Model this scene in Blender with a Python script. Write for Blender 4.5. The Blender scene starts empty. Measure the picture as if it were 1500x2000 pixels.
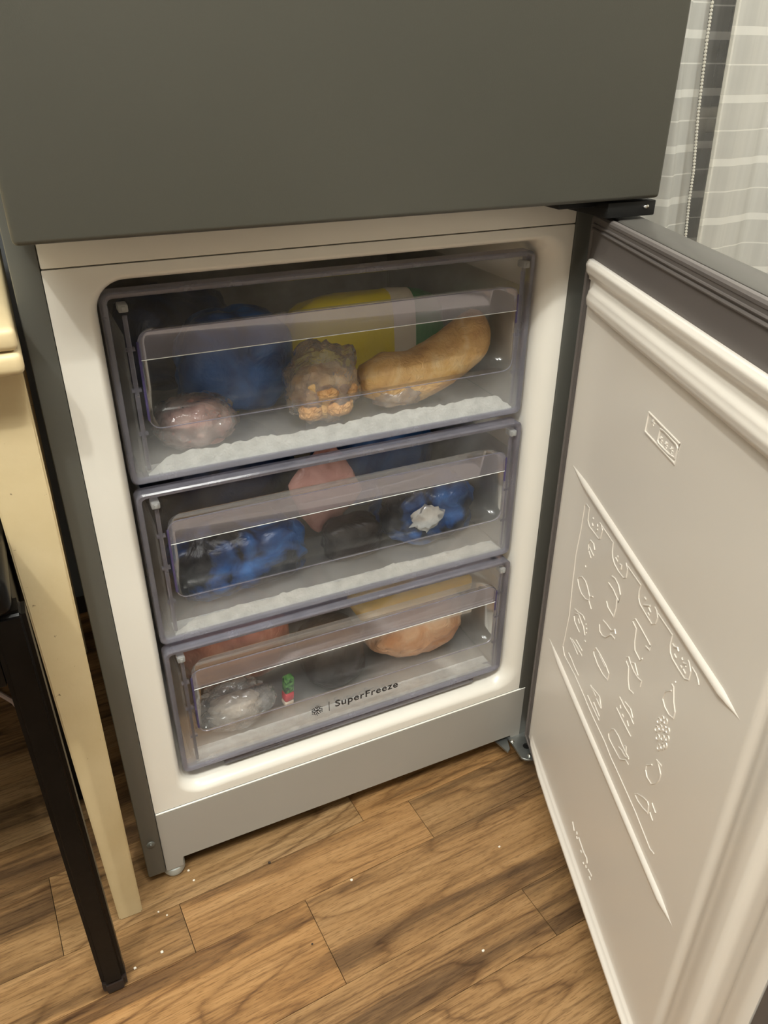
import bpy, bmesh, math, random
from mathutils import Vector, Matrix, noise

S = bpy.context.scene
COL = S.collection

# ---------------------------------------------------------------- camera
cam_d = bpy.data.cameras.new('camera')
cam = bpy.data.objects.new('camera', cam_d); COL.objects.link(cam)
cam_d.sensor_fit = 'VERTICAL'; cam_d.sensor_height = 36.0
cam_d.lens = 1525.97 / 2000.0 * 36.0
cam_d.clip_start = 0.02
_right = Vector((0.9059, -0.4238, 0.0049)); _down = Vector((-0.2080, -0.4543, -0.8662)); _fwd = Vector((0.3697, 0.7834, -0.4997))
cam.matrix_world = Matrix(((_right.x, -_down.x, -_fwd.x, -0.0055), (_right.y, -_down.y, -_fwd.y, -0.7047),
                           (_right.z, -_down.z, -_fwd.z, 0.9349), (0, 0, 0, 1)))
S.camera = cam

# ---------------------------------------------------------------- world, lamps, exposure
W = bpy.data.worlds.new('night'); S.world = W; W.use_nodes = True
W.node_tree.nodes['Background'].inputs[0].default_value = (0.006, 0.007, 0.009, 1)
W.node_tree.nodes['Background'].inputs[1].default_value = 1.0
def lamp(name, loc, power, radius, col):
    d = bpy.data.lights.new(name, 'POINT'); d.energy = power; d.shadow_soft_size = radius; d.color = col
    o = bpy.data.objects.new(name, d); COL.objects.link(o); o.location = loc
    return o
WARM = (0.985, 1.0, 0.94)
lamp('ceiling_or_fill_lamp', (-0.66, -1.06, 2.36), 52, 0.03, WARM)
lamp('ceiling_or_fill_lamp', (0.23, -1.03, 2.36), 34, 0.03, WARM)
lamp('ceiling_or_fill_lamp', (-0.28, -0.33, 2.36), 7, 0.035, WARM)
ad = bpy.data.lights.new('ambient_fill_panel', 'AREA'); ad.shape = 'RECTANGLE'; ad.size = 2.2; ad.size_y = 0.5; ad.energy = 44; ad.color = WARM  # unseen soft light added as ambient fill, not a known fixture
ao = bpy.data.objects.new('ambient_fill_panel', ad); COL.objects.link(ao); ao.location = (-0.50, -1.15, 2.45)
lamp('ceiling_or_fill_lamp', (1.55, -0.40, 2.36), 60, 0.04, WARM)  # unseen lamp added to brighten the sheer curtains
S.view_settings.view_transform = 'Standard'; S.view_settings.look = 'None'
S.view_settings.gamma = 1.0; S.view_settings.use_curve_mapping = False
S.view_settings.exposure = 0.20
S.cycles.transparent_max_bounces = 48
S.cycles.max_bounces = 12
S.cycles.sample_clamp_indirect = 4.0

# ---------------------------------------------------------------- node helpers
def new_mat(name):
    m = bpy.data.materials.new(name); m.use_nodes = True
    nt = m.node_tree; nt.nodes.clear()
    out = nt.nodes.new('ShaderNodeOutputMaterial')
    return m, nt, out
def N(nt, typ, props=None, **ins):
    n = nt.nodes.new('ShaderNode' + typ)
    for k, v in (props or {}).items(): setattr(n, k, v)
    for k, v in ins.items():
        key = int(k[1:]) if k[0] == 'i' and k[1:].isdigit() else k.replace('_', ' ')
        sock = n.inputs[key]
        if isinstance(v, bpy.types.NodeSocket): nt.links.new(v, sock)
        elif isinstance(v, tuple) and len(v) == 3 and sock.type == 'RGBA': sock.default_value = (*v, 1)
        else: sock.default_value = v
    return n
def ramp(nt, fac, stops, interp='LINEAR'):
    r = nt.nodes.new('ShaderNodeValToRGB'); r.color_ramp.interpolation = interp
    e = r.color_ramp.elements
    while len(e) < len(stops): e.new(0.5)
    for i, (p, c) in enumerate(stops):
        e[i].position = p; e[i].color = (*c, 1) if len(c) == 3 else c
    nt.links.new(fac, r.inputs[0]); return r.outputs[0]
def vec(nt, space='Object', scale=(1, 1, 1), offset=None):
    t = nt.nodes.new('ShaderNodeTexCoord')
    mp = nt.nodes.new('ShaderNodeMapping'); mp.inputs['Scale'].default_value = scale
    nt.links.new(t.outputs[space], mp.inputs[0])
    if offset is not None: nt.links.new(offset, mp.inputs['Location'])
    return mp.outputs[0]
def plain(name, col, rough=0.5, metal=0.0, var=0.06, vscale=6.0, bump=0.0, bscale=300.0, spec=0.5, coat=0.0):
    """principled surface with a slight noise variation of its colour and fine relief"""
    m, nt, out = new_mat(name)
    v = vec(nt)
    n = N(nt, 'TexNoise', Vector=v, Scale=vscale, Detail=4.0)
    c = ramp(nt, n.outputs[0], [(0.3, tuple(x * (1 - var) for x in col)), (0.7, tuple(min(1, x * (1 + var)) for x in col))])
    b = N(nt, 'BsdfPrincipled', Base_Color=c, Roughness=rough, Metallic=metal)
    b.inputs['Specular IOR Level'].default_value = spec
    b.inputs['Coat Weight'].default_value = coat
    if bump:
        nb = N(nt, 'TexNoise', Vector=v, Scale=bscale, Detail=2.0)
        bp = N(nt, 'Bump', Strength=bump, Distance=0.001, Height=nb.outputs[0])
        nt.links.new(bp.outputs[0], b.inputs['Normal'])
    nt.links.new(b.outputs[0], out.inputs[0]); return m
def sheet(name, tint=(0.95, 0.95, 0.97), haze=0.2, hcol=(0.8, 0.8, 0.78), nvar=0.1, nscale=14.0, rough=0.12, gloss=0.6, wrinkle=0.0, wscale=25.0, stops=None):
    """clear or frosted plastic: transparent + milky diffuse haze + fresnel gloss. stops: extra frost by object z"""
    m, nt, out = new_mat(name)
    v = vec(nt)
    n = N(nt, 'TexNoise', Vector=v, Scale=nscale, Detail=5.0, Roughness=0.65)
    h = N(nt, 'MapRange', Value=n.outputs[0], From_Min=0.3, From_Max=0.7, To_Min=max(0, haze - nvar), To_Max=haze + nvar).outputs[0]
    if stops:
        sx = nt.nodes.new('ShaderNodeSeparateXYZ'); t = nt.nodes.new('ShaderNodeTexCoord')
        nt.links.new(t.outputs['Object'], sx.inputs[0])
        zz = N(nt, 'MapRange', Value=sx.outputs[2], From_Min=stops[0], From_Max=stops[1], To_Min=stops[2], To_Max=0.0)
        zn = N(nt, 'Math', {'operation': 'MULTIPLY'}, i0=zz.outputs[0], i1=N(nt, 'MapRange', Value=n.outputs[0], From_Min=0.25, From_Max=0.7, To_Min=0.4, To_Max=1.1).outputs[0])
        h = N(nt, 'Math', {'operation': 'ADD', 'use_clamp': True}, i0=h, i1=zn.outputs[0]).outputs[0]
    tr = N(nt, 'BsdfTransparent', Color=tint)
    df = N(nt, 'BsdfDiffuse', Color=hcol); tl = N(nt, 'BsdfTranslucent', Color=hcol)
    mk = N(nt, 'MixShader', i0=0.4, i1=df.outputs[0], i2=tl.outputs[0])
    mx = N(nt, 'MixShader', i0=h, i1=tr.outputs[0], i2=mk.outputs[0])
    gl = N(nt, 'BsdfGlossy', Color=(1, 1, 1), Roughness=rough)
    lw = N(nt, 'Fresnel', IOR=1.45)
    if wrinkle:
        nb = N(nt, 'TexNoise', Vector=v, Scale=wscale, Detail=3.0, Distortion=1.5)
        bp = N(nt, 'Bump', Strength=wrinkle, Distance=0.006, Height=nb.outputs[0])
        nt.links.new(bp.outputs[0], gl.inputs['Normal']); nt.links.new(bp.outputs[0], lw.inputs['Normal'])
    fr = N(nt, 'Math', {'operation': 'MULTIPLY'}, i0=lw.outputs[0], i1=gloss)
    fx = N(nt, 'MixShader', i0=fr.outputs[0], i1=mx.outputs[0], i2=gl.outputs[0])
    nt.links.new(fx.outputs[0], out.inputs[0]); return m
def bagmat(name, stops, scale=18.0, rough=0.3, crinkle=0.6, cscale=30.0, distort=0.8, band=None, stretch=(1, 1, 1)):
    """printed or filled plastic bag: noise colour patches, crinkled glossy film"""
    m, nt, out = new_mat(name)
    v = vec(nt, scale=stretch)
    if band:                                         # print laid out along the bag's own length
        sx = nt.nodes.new('ShaderNodeSeparateXYZ'); nt.links.new(v, sx.inputs[0])
        f = N(nt, 'MapRange', Value=sx.outputs[0], From_Min=band[0], From_Max=band[1]).outputs[0]
        c = ramp(nt, f, stops, 'CONSTANT')
    else:
        f = N(nt, 'TexNoise', Vector=v, Scale=scale, Detail=4.0, Distortion=distort).outputs[0]
        c = ramp(nt, f, stops)
    b = N(nt, 'BsdfPrincipled', Base_Color=c, Roughness=rough)
    nb = N(nt, 'TexNoise', Vector=v, Scale=cscale, Detail=4.0, Distortion=1.2)
    bp = N(nt, 'Bump', Strength=crinkle, Distance=0.006, Height=nb.outputs[0])
    nt.links.new(bp.outputs[0], b.inputs['Normal'])
    nt.links.new(b.outputs[0], out.inputs[0]); return m

# ---------------------------------------------------------------- materials
M = {}
M['grey_steel'] = plain('grey_steel', (0.062, 0.060, 0.048), 0.42, 0.1, 0.03, 3.0, 0.08, 900.0)
M['flange'] = plain('flange', (0.10, 0.10, 0.088), 0.45, 0.2, 0.03, 4.0)
M['door_frame'] = plain('door_frame', (0.075, 0.069, 0.061), 0.4, 0.0, 0.03)
M['gasket'] = plain('gasket', (0.115, 0.10, 0.093), 0.55, 0.0, 0.04)
M['liner'] = plain('liner', (0.70, 0.665, 0.60), 0.28, 0.0, 0.015, 3.0)
M['door_liner'] = plain('door_liner', (0.79, 0.735, 0.665), 0.3, 0.0, 0.015, 3.0)
M['plinth'] = plain('plinth', (0.335, 0.32, 0.29), 0.38, 0.1, 0.02, 5.0)
M['highlight_white'] = plain('highlight_white', (0.85, 0.83, 0.76), 0.3, var=0.02)
M['black_plastic'] = plain('black_plastic', (0.006, 0.006, 0.006), 0.5, spec=0.3)
M['zinc'] = plain('zinc', (0.30, 0.31, 0.30), 0.35, 0.85, 0.1, 40.0)
M['chrome'] = plain('chrome', (0.75, 0.74, 0.70), 0.15, 1.0, 0.03)
M['foot'] = plain('foot', (0.42, 0.44, 0.42), 0.45)
M['dark_wood'] = plain('dark_wood', (0.0018, 0.0015, 0.0014), 0.36, 0.0, 0.5, 20.0, 0.15, 120.0, spec=0.15)
M['worn_wood'] = plain('worn_wood', (0.014, 0.0065, 0.004), 0.5, 0.0, 0.6, 60.0, 0.3, 120.0)
M['ink'] = plain('ink', (0.012, 0.012, 0.014), 0.5)
M['panel'] = sheet('panel', (0.97, 0.97, 0.975), 0.018, (0.80, 0.80, 0.79), 0.016, 16.0, 0.1, 0.35, stops=(0.0, 0.070, 0.30))
M['lip'] = sheet('lip', (0.88, 0.87, 0.93), 0.13, (0.62, 0.60, 0.64), 0.03, 14.0, 0.12, 0.7)
M['pocket'] = sheet('pocket', (0.95, 0.95, 0.96), 0.035, (0.75, 0.75, 0.75), 0.04, 18.0, 0.1, 0.5)
M['rim'] = sheet('rim', (0.76, 0.75, 0.82), 0.32, (0.47, 0.46, 0.53), 0.08, 30.0, 0.1, 1.0)
M['rim_edge'] = sheet('rim_edge', (0.45, 0.40, 0.72), 0.35, (0.24, 0.20, 0.44), 0.05, 30.0, 0.1, 1.0)
M['tray'] = sheet('tray', (0.90, 0.90, 0.90), 0.14, (0.62, 0.62, 0.60), 0.08, 22.0, 0.25, 0.4)
M['clip'] = sheet('clip', (0.9, 0.9, 0.9), 0.42, (0.66, 0.66, 0.64), 0.08, 22.0, 0.25, 0.5)
M['frost'] = plain('frost', (0.80, 0.82, 0.80), 0.45, 0.0, 0.14, 90.0, 1.0, 420.0)
M['clear_film'] = sheet('clear_film', (0.98, 0.98, 0.97), 0.24, (0.93, 0.91, 0.88), 0.10, 26.0, 0.12, 1.6, 1.0, 34.0)
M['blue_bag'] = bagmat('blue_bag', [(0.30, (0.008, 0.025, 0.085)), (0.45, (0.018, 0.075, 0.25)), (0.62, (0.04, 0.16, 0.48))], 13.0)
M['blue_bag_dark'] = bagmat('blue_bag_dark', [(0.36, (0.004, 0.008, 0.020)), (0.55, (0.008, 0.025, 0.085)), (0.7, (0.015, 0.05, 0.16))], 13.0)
M['blue_bag_blotched'] = bagmat('blue_bag_blotched', [(0.42, (0.006, 0.007, 0.014)), (0.49, (0.010, 0.04, 0.14)), (0.66, (0.03, 0.13, 0.38))], 22.0)  # blue film with dark blotches for the print
M['meat'] = bagmat('meat', [(0.3, (0.40, 0.13, 0.11)), (0.55, (0.66, 0.36, 0.30)), (0.75, (0.80, 0.60, 0.52))], 30.0, 0.35, 0.5, 60.0)
M['red_meat'] = bagmat('red_meat', [(0.3, (0.20, 0.065, 0.05)), (0.5, (0.42, 0.16, 0.11)), (0.75, (0.60, 0.30, 0.20))], 16.0, 0.35, 0.5, 40.0)
M['pink_bag'] = bagmat('pink_bag', [(0.3, (0.42, 0.19, 0.16)), (0.7, (0.60, 0.32, 0.27))], 24.0, 0.4, 0.5, 50.0)
M['orange_food'] = bagmat('orange_food', [(0.3, (0.66, 0.34, 0.10)), (0.5, (0.84, 0.51, 0.18)), (0.72, (0.92, 0.66, 0.32))], 40.0, 0.45, 0.5, 120.0)
M['peach_bag'] = bagmat('peach_bag', [(0.3, (0.66, 0.30, 0.13)), (0.5, (0.80, 0.46, 0.25)), (0.72, (0.90, 0.66, 0.42))], 26.0, 0.3, 0.9, 34.0)
M['nugget'] = bagmat('nugget', [(0.3, (0.50, 0.22, 0.06)), (0.7, (0.80, 0.46, 0.18))], 60.0, 0.7, 0.8, 160.0)
M['yellow_pack'] = bagmat('yellow_pack', [(0.35, (0.80, 0.47, 0.0)), (0.65, (0.95, 0.62, 0.0))], 10.0, 0.35, 0.3)
M['veg_bag'] = bagmat('veg_bag', [(0.0, (0.95, 0.78, 0.008)), (0.62, (0.93, 0.86, 0.70)), (0.765, (0.03, 0.27, 0.06))], rough=0.35, crinkle=0.3, band=(-0.112, 0.112))
M['brown_bag'] = bagmat('brown_bag', [(0.3, (0.010, 0.0065, 0.005)), (0.7, (0.03, 0.019, 0.014))], 14.0, 0.45)
M['silver_foil'] = plain('silver_foil', (0.75, 0.75, 0.72), 0.3, 0.6, 0.2, 40.0, 0.8, 120.0)
M['green_print'] = bagmat('green_print', [(0.35, (0.01, 0.012, 0.012)), (0.45, (0.03, 0.16, 0.04)), (0.6, (0.18, 0.45, 0.12))], 130.0)
M['red_print'] = plain('red_print', (0.55, 0.05, 0.06), 0.35)
M['label_white'] = plain('label_white', (0.6, 0.5, 0.4), 0.5, var=0.2, vscale=80)
M['crumb'] = plain('crumb', (0.8, 0.74, 0.64), 0.8)
M['dark_crumb'] = plain('dark_crumb', (0.03, 0.02, 0.015), 0.8)
M['cable'] = plain('cable', (0.55, 0.42, 0.38), 0.5)
M['wall'] = plain('wall', (0.52, 0.48, 0.42), 0.9, var=0.04, bump=0.2, bscale=120)
M['wall_slate'] = plain('wall_slate', (0.10, 0.105, 0.11), 0.8, var=0.05)
M['ceiling'] = plain('ceiling', (0.75, 0.72, 0.66), 0.9, var=0.02)
M['subfloor'] = plain('subfloor', (0.020, 0.012, 0.007), 0.8)
M['window_frame'] = plain('window_frame', (0.30, 0.28, 0.25), 0.5)
M['bead'] = plain('bead', (0.85, 0.82, 0.74), 0.4)

def cream_paint():
    m, nt, out = new_mat('cream_paint')
    v = vec(nt)
    n = N(nt, 'TexNoise', Vector=v, Scale=9.0, Detail=5.0)
    base = ramp(nt, n.outputs[0], [(0.3, (0.50, 0.39, 0.215)), (0.7, (0.60, 0.485, 0.295))])
    n2 = N(nt, 'TexNoise', Vector=v, Scale=70.0, Detail=3.0, Roughness=0.7)
    f = ramp(nt, n2.outputs[0], [(0.70, (0, 0, 0)), (0.74, (1, 1, 1))])
    c = N(nt, 'MixRGB', i0=f, i1=base, i2=(0.16, 0.12, 0.07))
    b = N(nt, 'BsdfPrincipled', Base_Color=c.outputs[0], Roughness=0.42)
    nb = N(nt, 'TexNoise', Vector=v, Scale=160.0, Detail=3.0)
    bp = N(nt, 'Bump', Strength=0.15, Distance=0.001, Height=nb.outputs[0])
    nt.links.new(bp.outputs[0], b.inputs['Normal'])
    nt.links.new(b.outputs[0], out.inputs[0]); return m
M['cream'] = cream_paint()

def wood_floor():
    m, nt, out = new_mat('wood_floor')
    oi = nt.nodes.new('ShaderNodeObjectInfo')
    off = N(nt, 'VectorMath', {'operation': 'SCALE'}, i0=(37.0, 19.0, 11.0))
    nt.links.new(oi.outputs['Random'], off.inputs['Scale'])
    rnd = oi.outputs['Random']
    add = lambda sc: vec(nt, scale=sc, offset=off.outputs[0])
    # growth rings: contours of a stretched, softly bent field -> straight grain and cathedral arches
    n1 = N(nt, 'TexNoise', Vector=add((0.9, 4.2, 1.0)), Scale=2.3, Detail=1.5, Roughness=0.4, Distortion=0.5).outputs[0]
    w1 = N(nt, 'TexNoise', Vector=add((5.0, 26.0, 1.0)), Scale=3.0, Detail=3.0).outputs[0]
    bent = N(nt, 'Math', {'operation': 'MULTIPLY_ADD'}, i0=w1, i1=0.055, i2=n1).outputs[0]
    mul = N(nt, 'Math', {'operation': 'MULTIPLY'}, i0=bent, i1=24.0).outputs[0]
    pp = N(nt, 'Math', {'operation': 'PINGPONG'}, i0=mul, i1=1.0).outputs[0]
    rings = ramp(nt, pp, [(0.0, (0.42, 0.37, 0.33)), (0.16, (0.74, 0.71, 0.68)), (0.5, (1, 1, 1)), (1.0, (0.90, 0.88, 0.86))])
    strength = N(nt, 'MapRange', Value=N(nt, 'TexNoise', Vector=add((1.2, 7.0, 1.0)), Scale=2.0, Detail=2.0).outputs[0], From_Min=0.38, From_Max=0.62, To_Min=0.30, To_Max=1.0).outputs[0]
    # tone zones
    n2 = N(nt, 'TexNoise', Vector=add((0.55, 7.5, 1.0)), Scale=3.1, Detail=5.0, Roughness=0.6, Distortion=0.3).outputs[0]
    tone = ramp(nt, n2, [(0.30, (0.085, 0.050, 0.026)), (0.41, (0.165, 0.098, 0.046)), (0.51, (0.300, 0.178, 0.080)), (0.62, (0.365, 0.228, 0.110)), (0.75, (0.43, 0.285, 0.150))])
    n3 = N(nt, 'TexNoise', Vector=add((2.2, 70.0, 1.0)), Scale=4.0, Detail=4.0, Roughness=0.6).outputs[0]
    fib = ramp(nt, n3, [(0.32, (0.48, 0.44, 0.41)), (0.52, (1, 1, 1)), (0.75, (1.0, 0.98, 0.94))])
    n4 = N(nt, 'TexNoise', Vector=add((18.0, 230.0, 1.0)), Scale=4.0, Detail=2.0).outputs[0]
    pores = ramp(nt, n4, [(0.36, (0.50, 0.46, 0.42)), (0.46, (1, 1, 1))])
    c1 = N(nt, 'MixRGB', {'blend_type': 'MULTIPLY'}, i0=strength, i1=tone, i2=rings).outputs[0]
    c2 = N(nt, 'MixRGB', {'blend_type': 'MULTIPLY'}, i0=0.8, i1=c1, i2=fib).outputs[0]
    c3 = N(nt, 'MixRGB', {'blend_type': 'MULTIPLY'}, i0=0.65, i1=c2, i2=pores).outputs[0]
    hue = ramp(nt, rnd, [(0.0, (0.86, 0.84, 0.80)), (0.35, (1.06, 1.0, 0.92)), (0.6, (0.94, 0.96, 0.96)), (0.85, (1.12, 1.0, 0.84)), (1.0, (0.90, 0.87, 0.84))])
    c4 = N(nt, 'MixRGB', {'blend_type': 'MULTIPLY'}, i0=1.0, i1=c3, i2=hue).outputs[0]
    b = N(nt, 'BsdfPrincipled', Base_Color=c4, Roughness=0.42)
    b.inputs['Specular IOR Level'].default_value = 0.35
    bp = N(nt, 'Bump', Strength=0.12, Distance=0.001, Height=n3)
    nt.links.new(bp.outputs[0], b.inputs['Normal'])
    nt.links.new(b.outputs[0], out.inputs[0]); return m
M['wood'] = wood_floor()

def sheer(name, alpha, col, wide0, pitch, wide, thin):
    """woven sheer curtain: wide and thin denser weft bands alternate down its height"""
    m, nt, out = new_mat(name)
    t = nt.nodes.new('ShaderNodeTexCoord'); sx = nt.nodes.new('ShaderNodeSeparateXYZ')
    nt.links.new(t.outputs['Object'], sx.inputs[0])
    def band(z0, half):
        a = N(nt, 'Math', {'operation': 'SUBTRACT'}, i0=sx.outputs[2], i1=z0 - 10 * pitch)
        f = N(nt, 'Math', {'operation': 'MODULO'}, i0=a.outputs[0], i1=pitch)
        g = N(nt, 'Math', {'operation': 'LESS_THAN'}, i0=f.outputs[0], i1=half)
        return g.outputs[0]
    w = band(wide0, wide); h = band(wide0 + pitch * 0.5 + wide * 0.5, thin)
    bb = N(nt, 'Math', {'operation': 'MAXIMUM'}, i0=w, i1=N(nt, 'Math', {'operation': 'MULTIPLY'}, i0=h, i1=1.3).outputs[0])
    n = N(nt, 'TexNoise', Vector=vec(nt, scale=(30, 30, 0.6)), Scale=1.5, Detail=3.0)
    base = N(nt, 'MapRange', Value=n.outputs[0], From_Min=0.3, From_Max=0.7, To_Min=alpha - 0.06, To_Max=alpha + 0.06)
    al = N(nt, 'Math', {'operation': 'MULTIPLY_ADD', 'use_clamp': True}, i0=bb.outputs[0], i1=0.3, i2=base.outputs[0])
    df = N(nt, 'BsdfDiffuse', Color=col); tl = N(nt, 'BsdfTranslucent', Color=col)
    mk = N(nt, 'MixShader', i0=0.3, i1=df.outputs[0], i2=tl.outputs[0])
    mx = N(nt, 'MixShader', i0=al.outputs[0], i1=N(nt, 'BsdfTransparent').outputs[0], i2=mk.outputs[0])
    nt.links.new(mx.outputs[0], out.inputs[0]); return m
M['sheer'] = sheer('sheer', 0.74, (0.84, 0.82, 0.76), 0.8744 - 0.006, 0.112, 0.014, 0.0025)
M['sheer_left'] = sheer('sheer_left', 0.66, (0.82, 0.81, 0.76), 0.8831 - 0.006, 0.098, 0.014, 0.0025)
M['sheer_rear'] = sheer('sheer_rear', 0.42, (0.55, 0.53, 0.50), 0.8831 - 0.006, 0.098, 0.014, 0.0025)
def glass():
    m, nt, out = new_mat('window_glass')
    b = N(nt, 'BsdfGlass', Color=(0.9, 0.92, 0.92), Roughness=0.02, IOR=1.45)
    nt.links.new(b.outputs[0], out.inputs[0]); return m
M['glass'] = glass()

# ---------------------------------------------------------------- mesh helpers
def obj(name, bm, mat, parent=None, smooth=35, loc=None):
    bmesh.ops.recalc_face_normals(bm, faces=bm.faces)
    me = bpy.data.meshes.new(name); bm.to_mesh(me); bm.free()
    if mat: me.materials.append(M[mat] if isinstance(mat, str) else mat)
    if smooth:
        me.shade_smooth(); me.set_sharp_from_angle(angle=math.radians(smooth))
    o = bpy.data.objects.new(name, me); COL.objects.link(o)
    if parent: o.parent = parent
    if loc: o.location = loc
    return o
def thing(name, label, cat, loc=(0, 0, 0), group=None):
    o = bpy.data.objects.new(name, None); COL.objects.link(o); o.location = loc; o.empty_display_size = 0.05
    o['label'] = label; o['category'] = cat
    if group: o['group'] = group
    return o
def tag(o, label, cat, group=None):
    o['label'] = label; o['category'] = cat
    if group: o['group'] = group
    return o
def struct(o): o['kind'] = 'structure'; return o
def box(bm, x0, x1, y0, y1, z0, z1, bev=0.0, seg=2, mat=None):
    t = bmesh.new(); bmesh.ops.create_cube(t, size=1.0)
    for v in t.verts:
        v.co = Vector((x0 + (v.co.x + .5) * (x1 - x0), y0 + (v.co.y + .5) * (y1 - y0), z0 + (v.co.z + .5) * (z1 - z0)))
    if bev: bmesh.ops.bevel(t, geom=list(t.edges), offset=bev, segments=seg, profile=0.5, affect='EDGES')
    join(bm, t, mat)
def join(bm, t, mat=None):
    if mat: bmesh.ops.transform(t, matrix=mat, verts=t.verts)
    me = bpy.data.meshes.new('tmp'); t.to_mesh(me); t.free(); bm.from_mesh(me); bpy.data.meshes.remove(me)
def B(*a, **k): bm = bmesh.new(); box(bm, *a, **k); return bm
def tube(bm, pts, r, sides=8, closed=False, cap=True, taper=None):
    pts = [Vector(p) for p in pts]; n = len(pts); rings = []
    up = None
    for i, p in enumerate(pts):
        if closed: d = pts[(i + 1) % n] - pts[i - 1]
        else: d = pts[min(i + 1, n - 1)] - pts[max(i - 1, 0)]
        d = d.normalized() if d.length > 1e-9 else Vector((1, 0, 0))
        if up is None:
            up = Vector((0, 0, 1)) if abs(d.z) < 0.9 else Vector((1, 0, 0))
        u = (up - d * up.dot(d)).normalized(); w = d.cross(u); up = u
        rr = r if taper is None else r * taper[i]
        rings.append([bm.verts.new(p + (u * math.cos(2 * math.pi * k / sides) + w * math.sin(2 * math.pi * k / sides)) * rr) for k in range(sides)])
    m = n if closed else n - 1
    for i in range(m):
        a, b = rings[i], rings[(i + 1) % n]
        for k in range(sides): bm.faces.new((a[k], a[(k + 1) % sides], b[(k + 1) % sides], b[k]))
    if cap and not closed:
        bm.faces.new(rings[0][::-1]); bm.faces.new(rings[-1])
def prism(bm, poly, d0, d1, f):
    """poly: 2-D outline; f(u, v, d) -> point"""
    a = [bm.verts.new(f(u, v, d0)) for u, v in poly]; b = [bm.verts.new(f(u, v, d1)) for u, v in poly]
    n = len(poly)
    for i in range(n): bm.faces.new((a[i], a[(i + 1) % n], b[(i + 1) % n], b[i]))
    bm.faces.new(a[::-1]); bm.faces.new(b)
XZ = lambda u, v, d: Vector((u, d, v))
XY = lambda u, v, d: Vector((u, v, d))
def rrect(x0, x1, z0, z1, r, n=6):
    out = []
    for cx, cz, a0 in ((x1 - r, z1 - r, 0), (x0 + r, z1 - r, 90), (x0 + r, z0 + r, 180), (x1 - r, z0 + r, 270)):
        for k in range(n + 1):
            a = math.radians(a0 + 90.0 * k / n); out.append((cx + r * math.cos(a), cz + r * math.sin(a)))
    return out
def loft(bm, loops, close_last=False, close_first=False):
    vs = [[bm.verts.new(p) for p in L] for L in loops]
    n = len(vs[0])
    for a, b in zip(vs, vs[1:]):
        for k in range(n): bm.faces.new((a[k], a[(k + 1) % n], b[(k + 1) % n], b[k]))
    if close_last: bm.faces.new(vs[-1])
    if close_first: bm.faces.new(vs[0][::-1])
def lump(sx, sy, sz, p=2.4, amp=0.12, freq=2.2, seed=0, sub=4, flat=0.75, ridge=0.05):
    """a filled bag or lump: super-ellipsoid with folds, flattened where it lies"""
    bm = bmesh.new(); bmesh.ops.create_icosphere(bm, subdivisions=sub, radius=1.0)
    o = Vector((seed * 7.3, seed * 3.1, seed * 5.7))
    for v in bm.verts:
        d = v.co.normalized()
        k = (abs(d.x) ** p + abs(d.y) ** p + abs(d.z) ** p) ** (-1.0 / p)
        nn = noise.noise(d * freq + o) + 0.5 * noise.noise(d * freq * 2.3 + o)
        rg = 1.0 - abs(noise.noise(d * freq * 2.0 + o * 1.7)) * 2.0
        k *= 1.0 + amp * nn + ridge * rg
        c = d * k
        if c.z < -flat: c.z = -flat - (c.z + flat) * 0.05
        v.co = Vector((c.x * sx, c.y * sy, c.z * sz))
    return bm

# ---------------------------------------------------------------- the room
fl = struct(obj('floor', B(-2.2, 2.6, -3.2, 0.72, -0.05, -0.008), 'subfloor'))
FA = math.radians(3.6)
rows = [-0.040]; k = 0
while rows[-1] > -2.3: rows.append(rows[-1] - (0.0715, 0.1205)[k % 2]); k += 1
up = [-0.040]; k = 0
while up[-1] < 0.75: up.append(up[-1] + (0.1185, 0.0715)[k % 2]); k += 1
edges = sorted(set(rows + up), reverse=True)
rng = random.Random(11)
fixed = {0: (-0.1207, 0.4057), 1: (0.0199, 0.3386), 2: (0.1635, 0.62), 3: (0.4180, 0.43)}
base = min(range(len(edges)), key=lambda i: abs(edges[i] - 0.0785))
nplank = 0; done = {}
for i in range(len(edges) - 1):
    y1, y0 = edges[i], edges[i + 1]
    if y1 < -1.0 or y0 > 0.55: continue
    j0, L = fixed.get(i - base, (rng.uniform(-0.3, 0.3), rng.choice((0.40, 0.55, 0.62))))
    j0 -= L * math.ceil((j0 + 0.95) / L)
    while j0 < 1.15:
        w, d = L - 0.0008, (y1 - y0) - 0.0006
        key = (round(w, 4), round(d, 4))
        if key not in done:
            bm = bmesh.new(); box(bm, -w / 2, w / 2, -d / 2, d / 2, -0.008, 0.0)
            p = obj('plank', bm, 'wood', smooth=0); done[key] = p.data
        else:
            p = bpy.data.objects.new('plank', done[key]); COL.objects.link(p)
        cx, cy = j0 + L / 2, (y0 + y1) / 2
        p.parent = fl
        p.location = (cx * math.cos(FA) - cy * math.sin(FA), cx * math.sin(FA) + cy * math.cos(FA), 0)
        p.rotation_euler.z = FA; nplank += 1
        j0 += L
struct(obj('ceiling', B(-2.2, 2.6, -3.2, 0.72, 2.5, 2.55), 'ceiling'))
struct(obj('wall_left', B(-2.25, -2.2, -3.2, 0.72, -0.05, 2.55), 'wall'))
struct(obj('wall_right', B(2.6, 2.65, -3.2, 0.72, -0.05, 2.55), 'wall'))
struct(obj('wall_front', B(-2.25, 2.65, -3.25, -3.2, -0.05, 2.55), 'wall'))
bm = bmesh.new()
box(bm, -2.25, 1.02, 0.72, 0.84, -0.05, 2.55); box(bm, 2.2, 2.65, 0.72, 0.84, -0.05, 2.55)
box(bm, 1.02, 2.2, 0.72, 0.84, -0.05, 0.80); box(bm, 1.02, 2.2, 0.72, 0.84, 2.05, 2.55)
struct(obj('wall_back', bm, 'wall_slate'))
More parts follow.
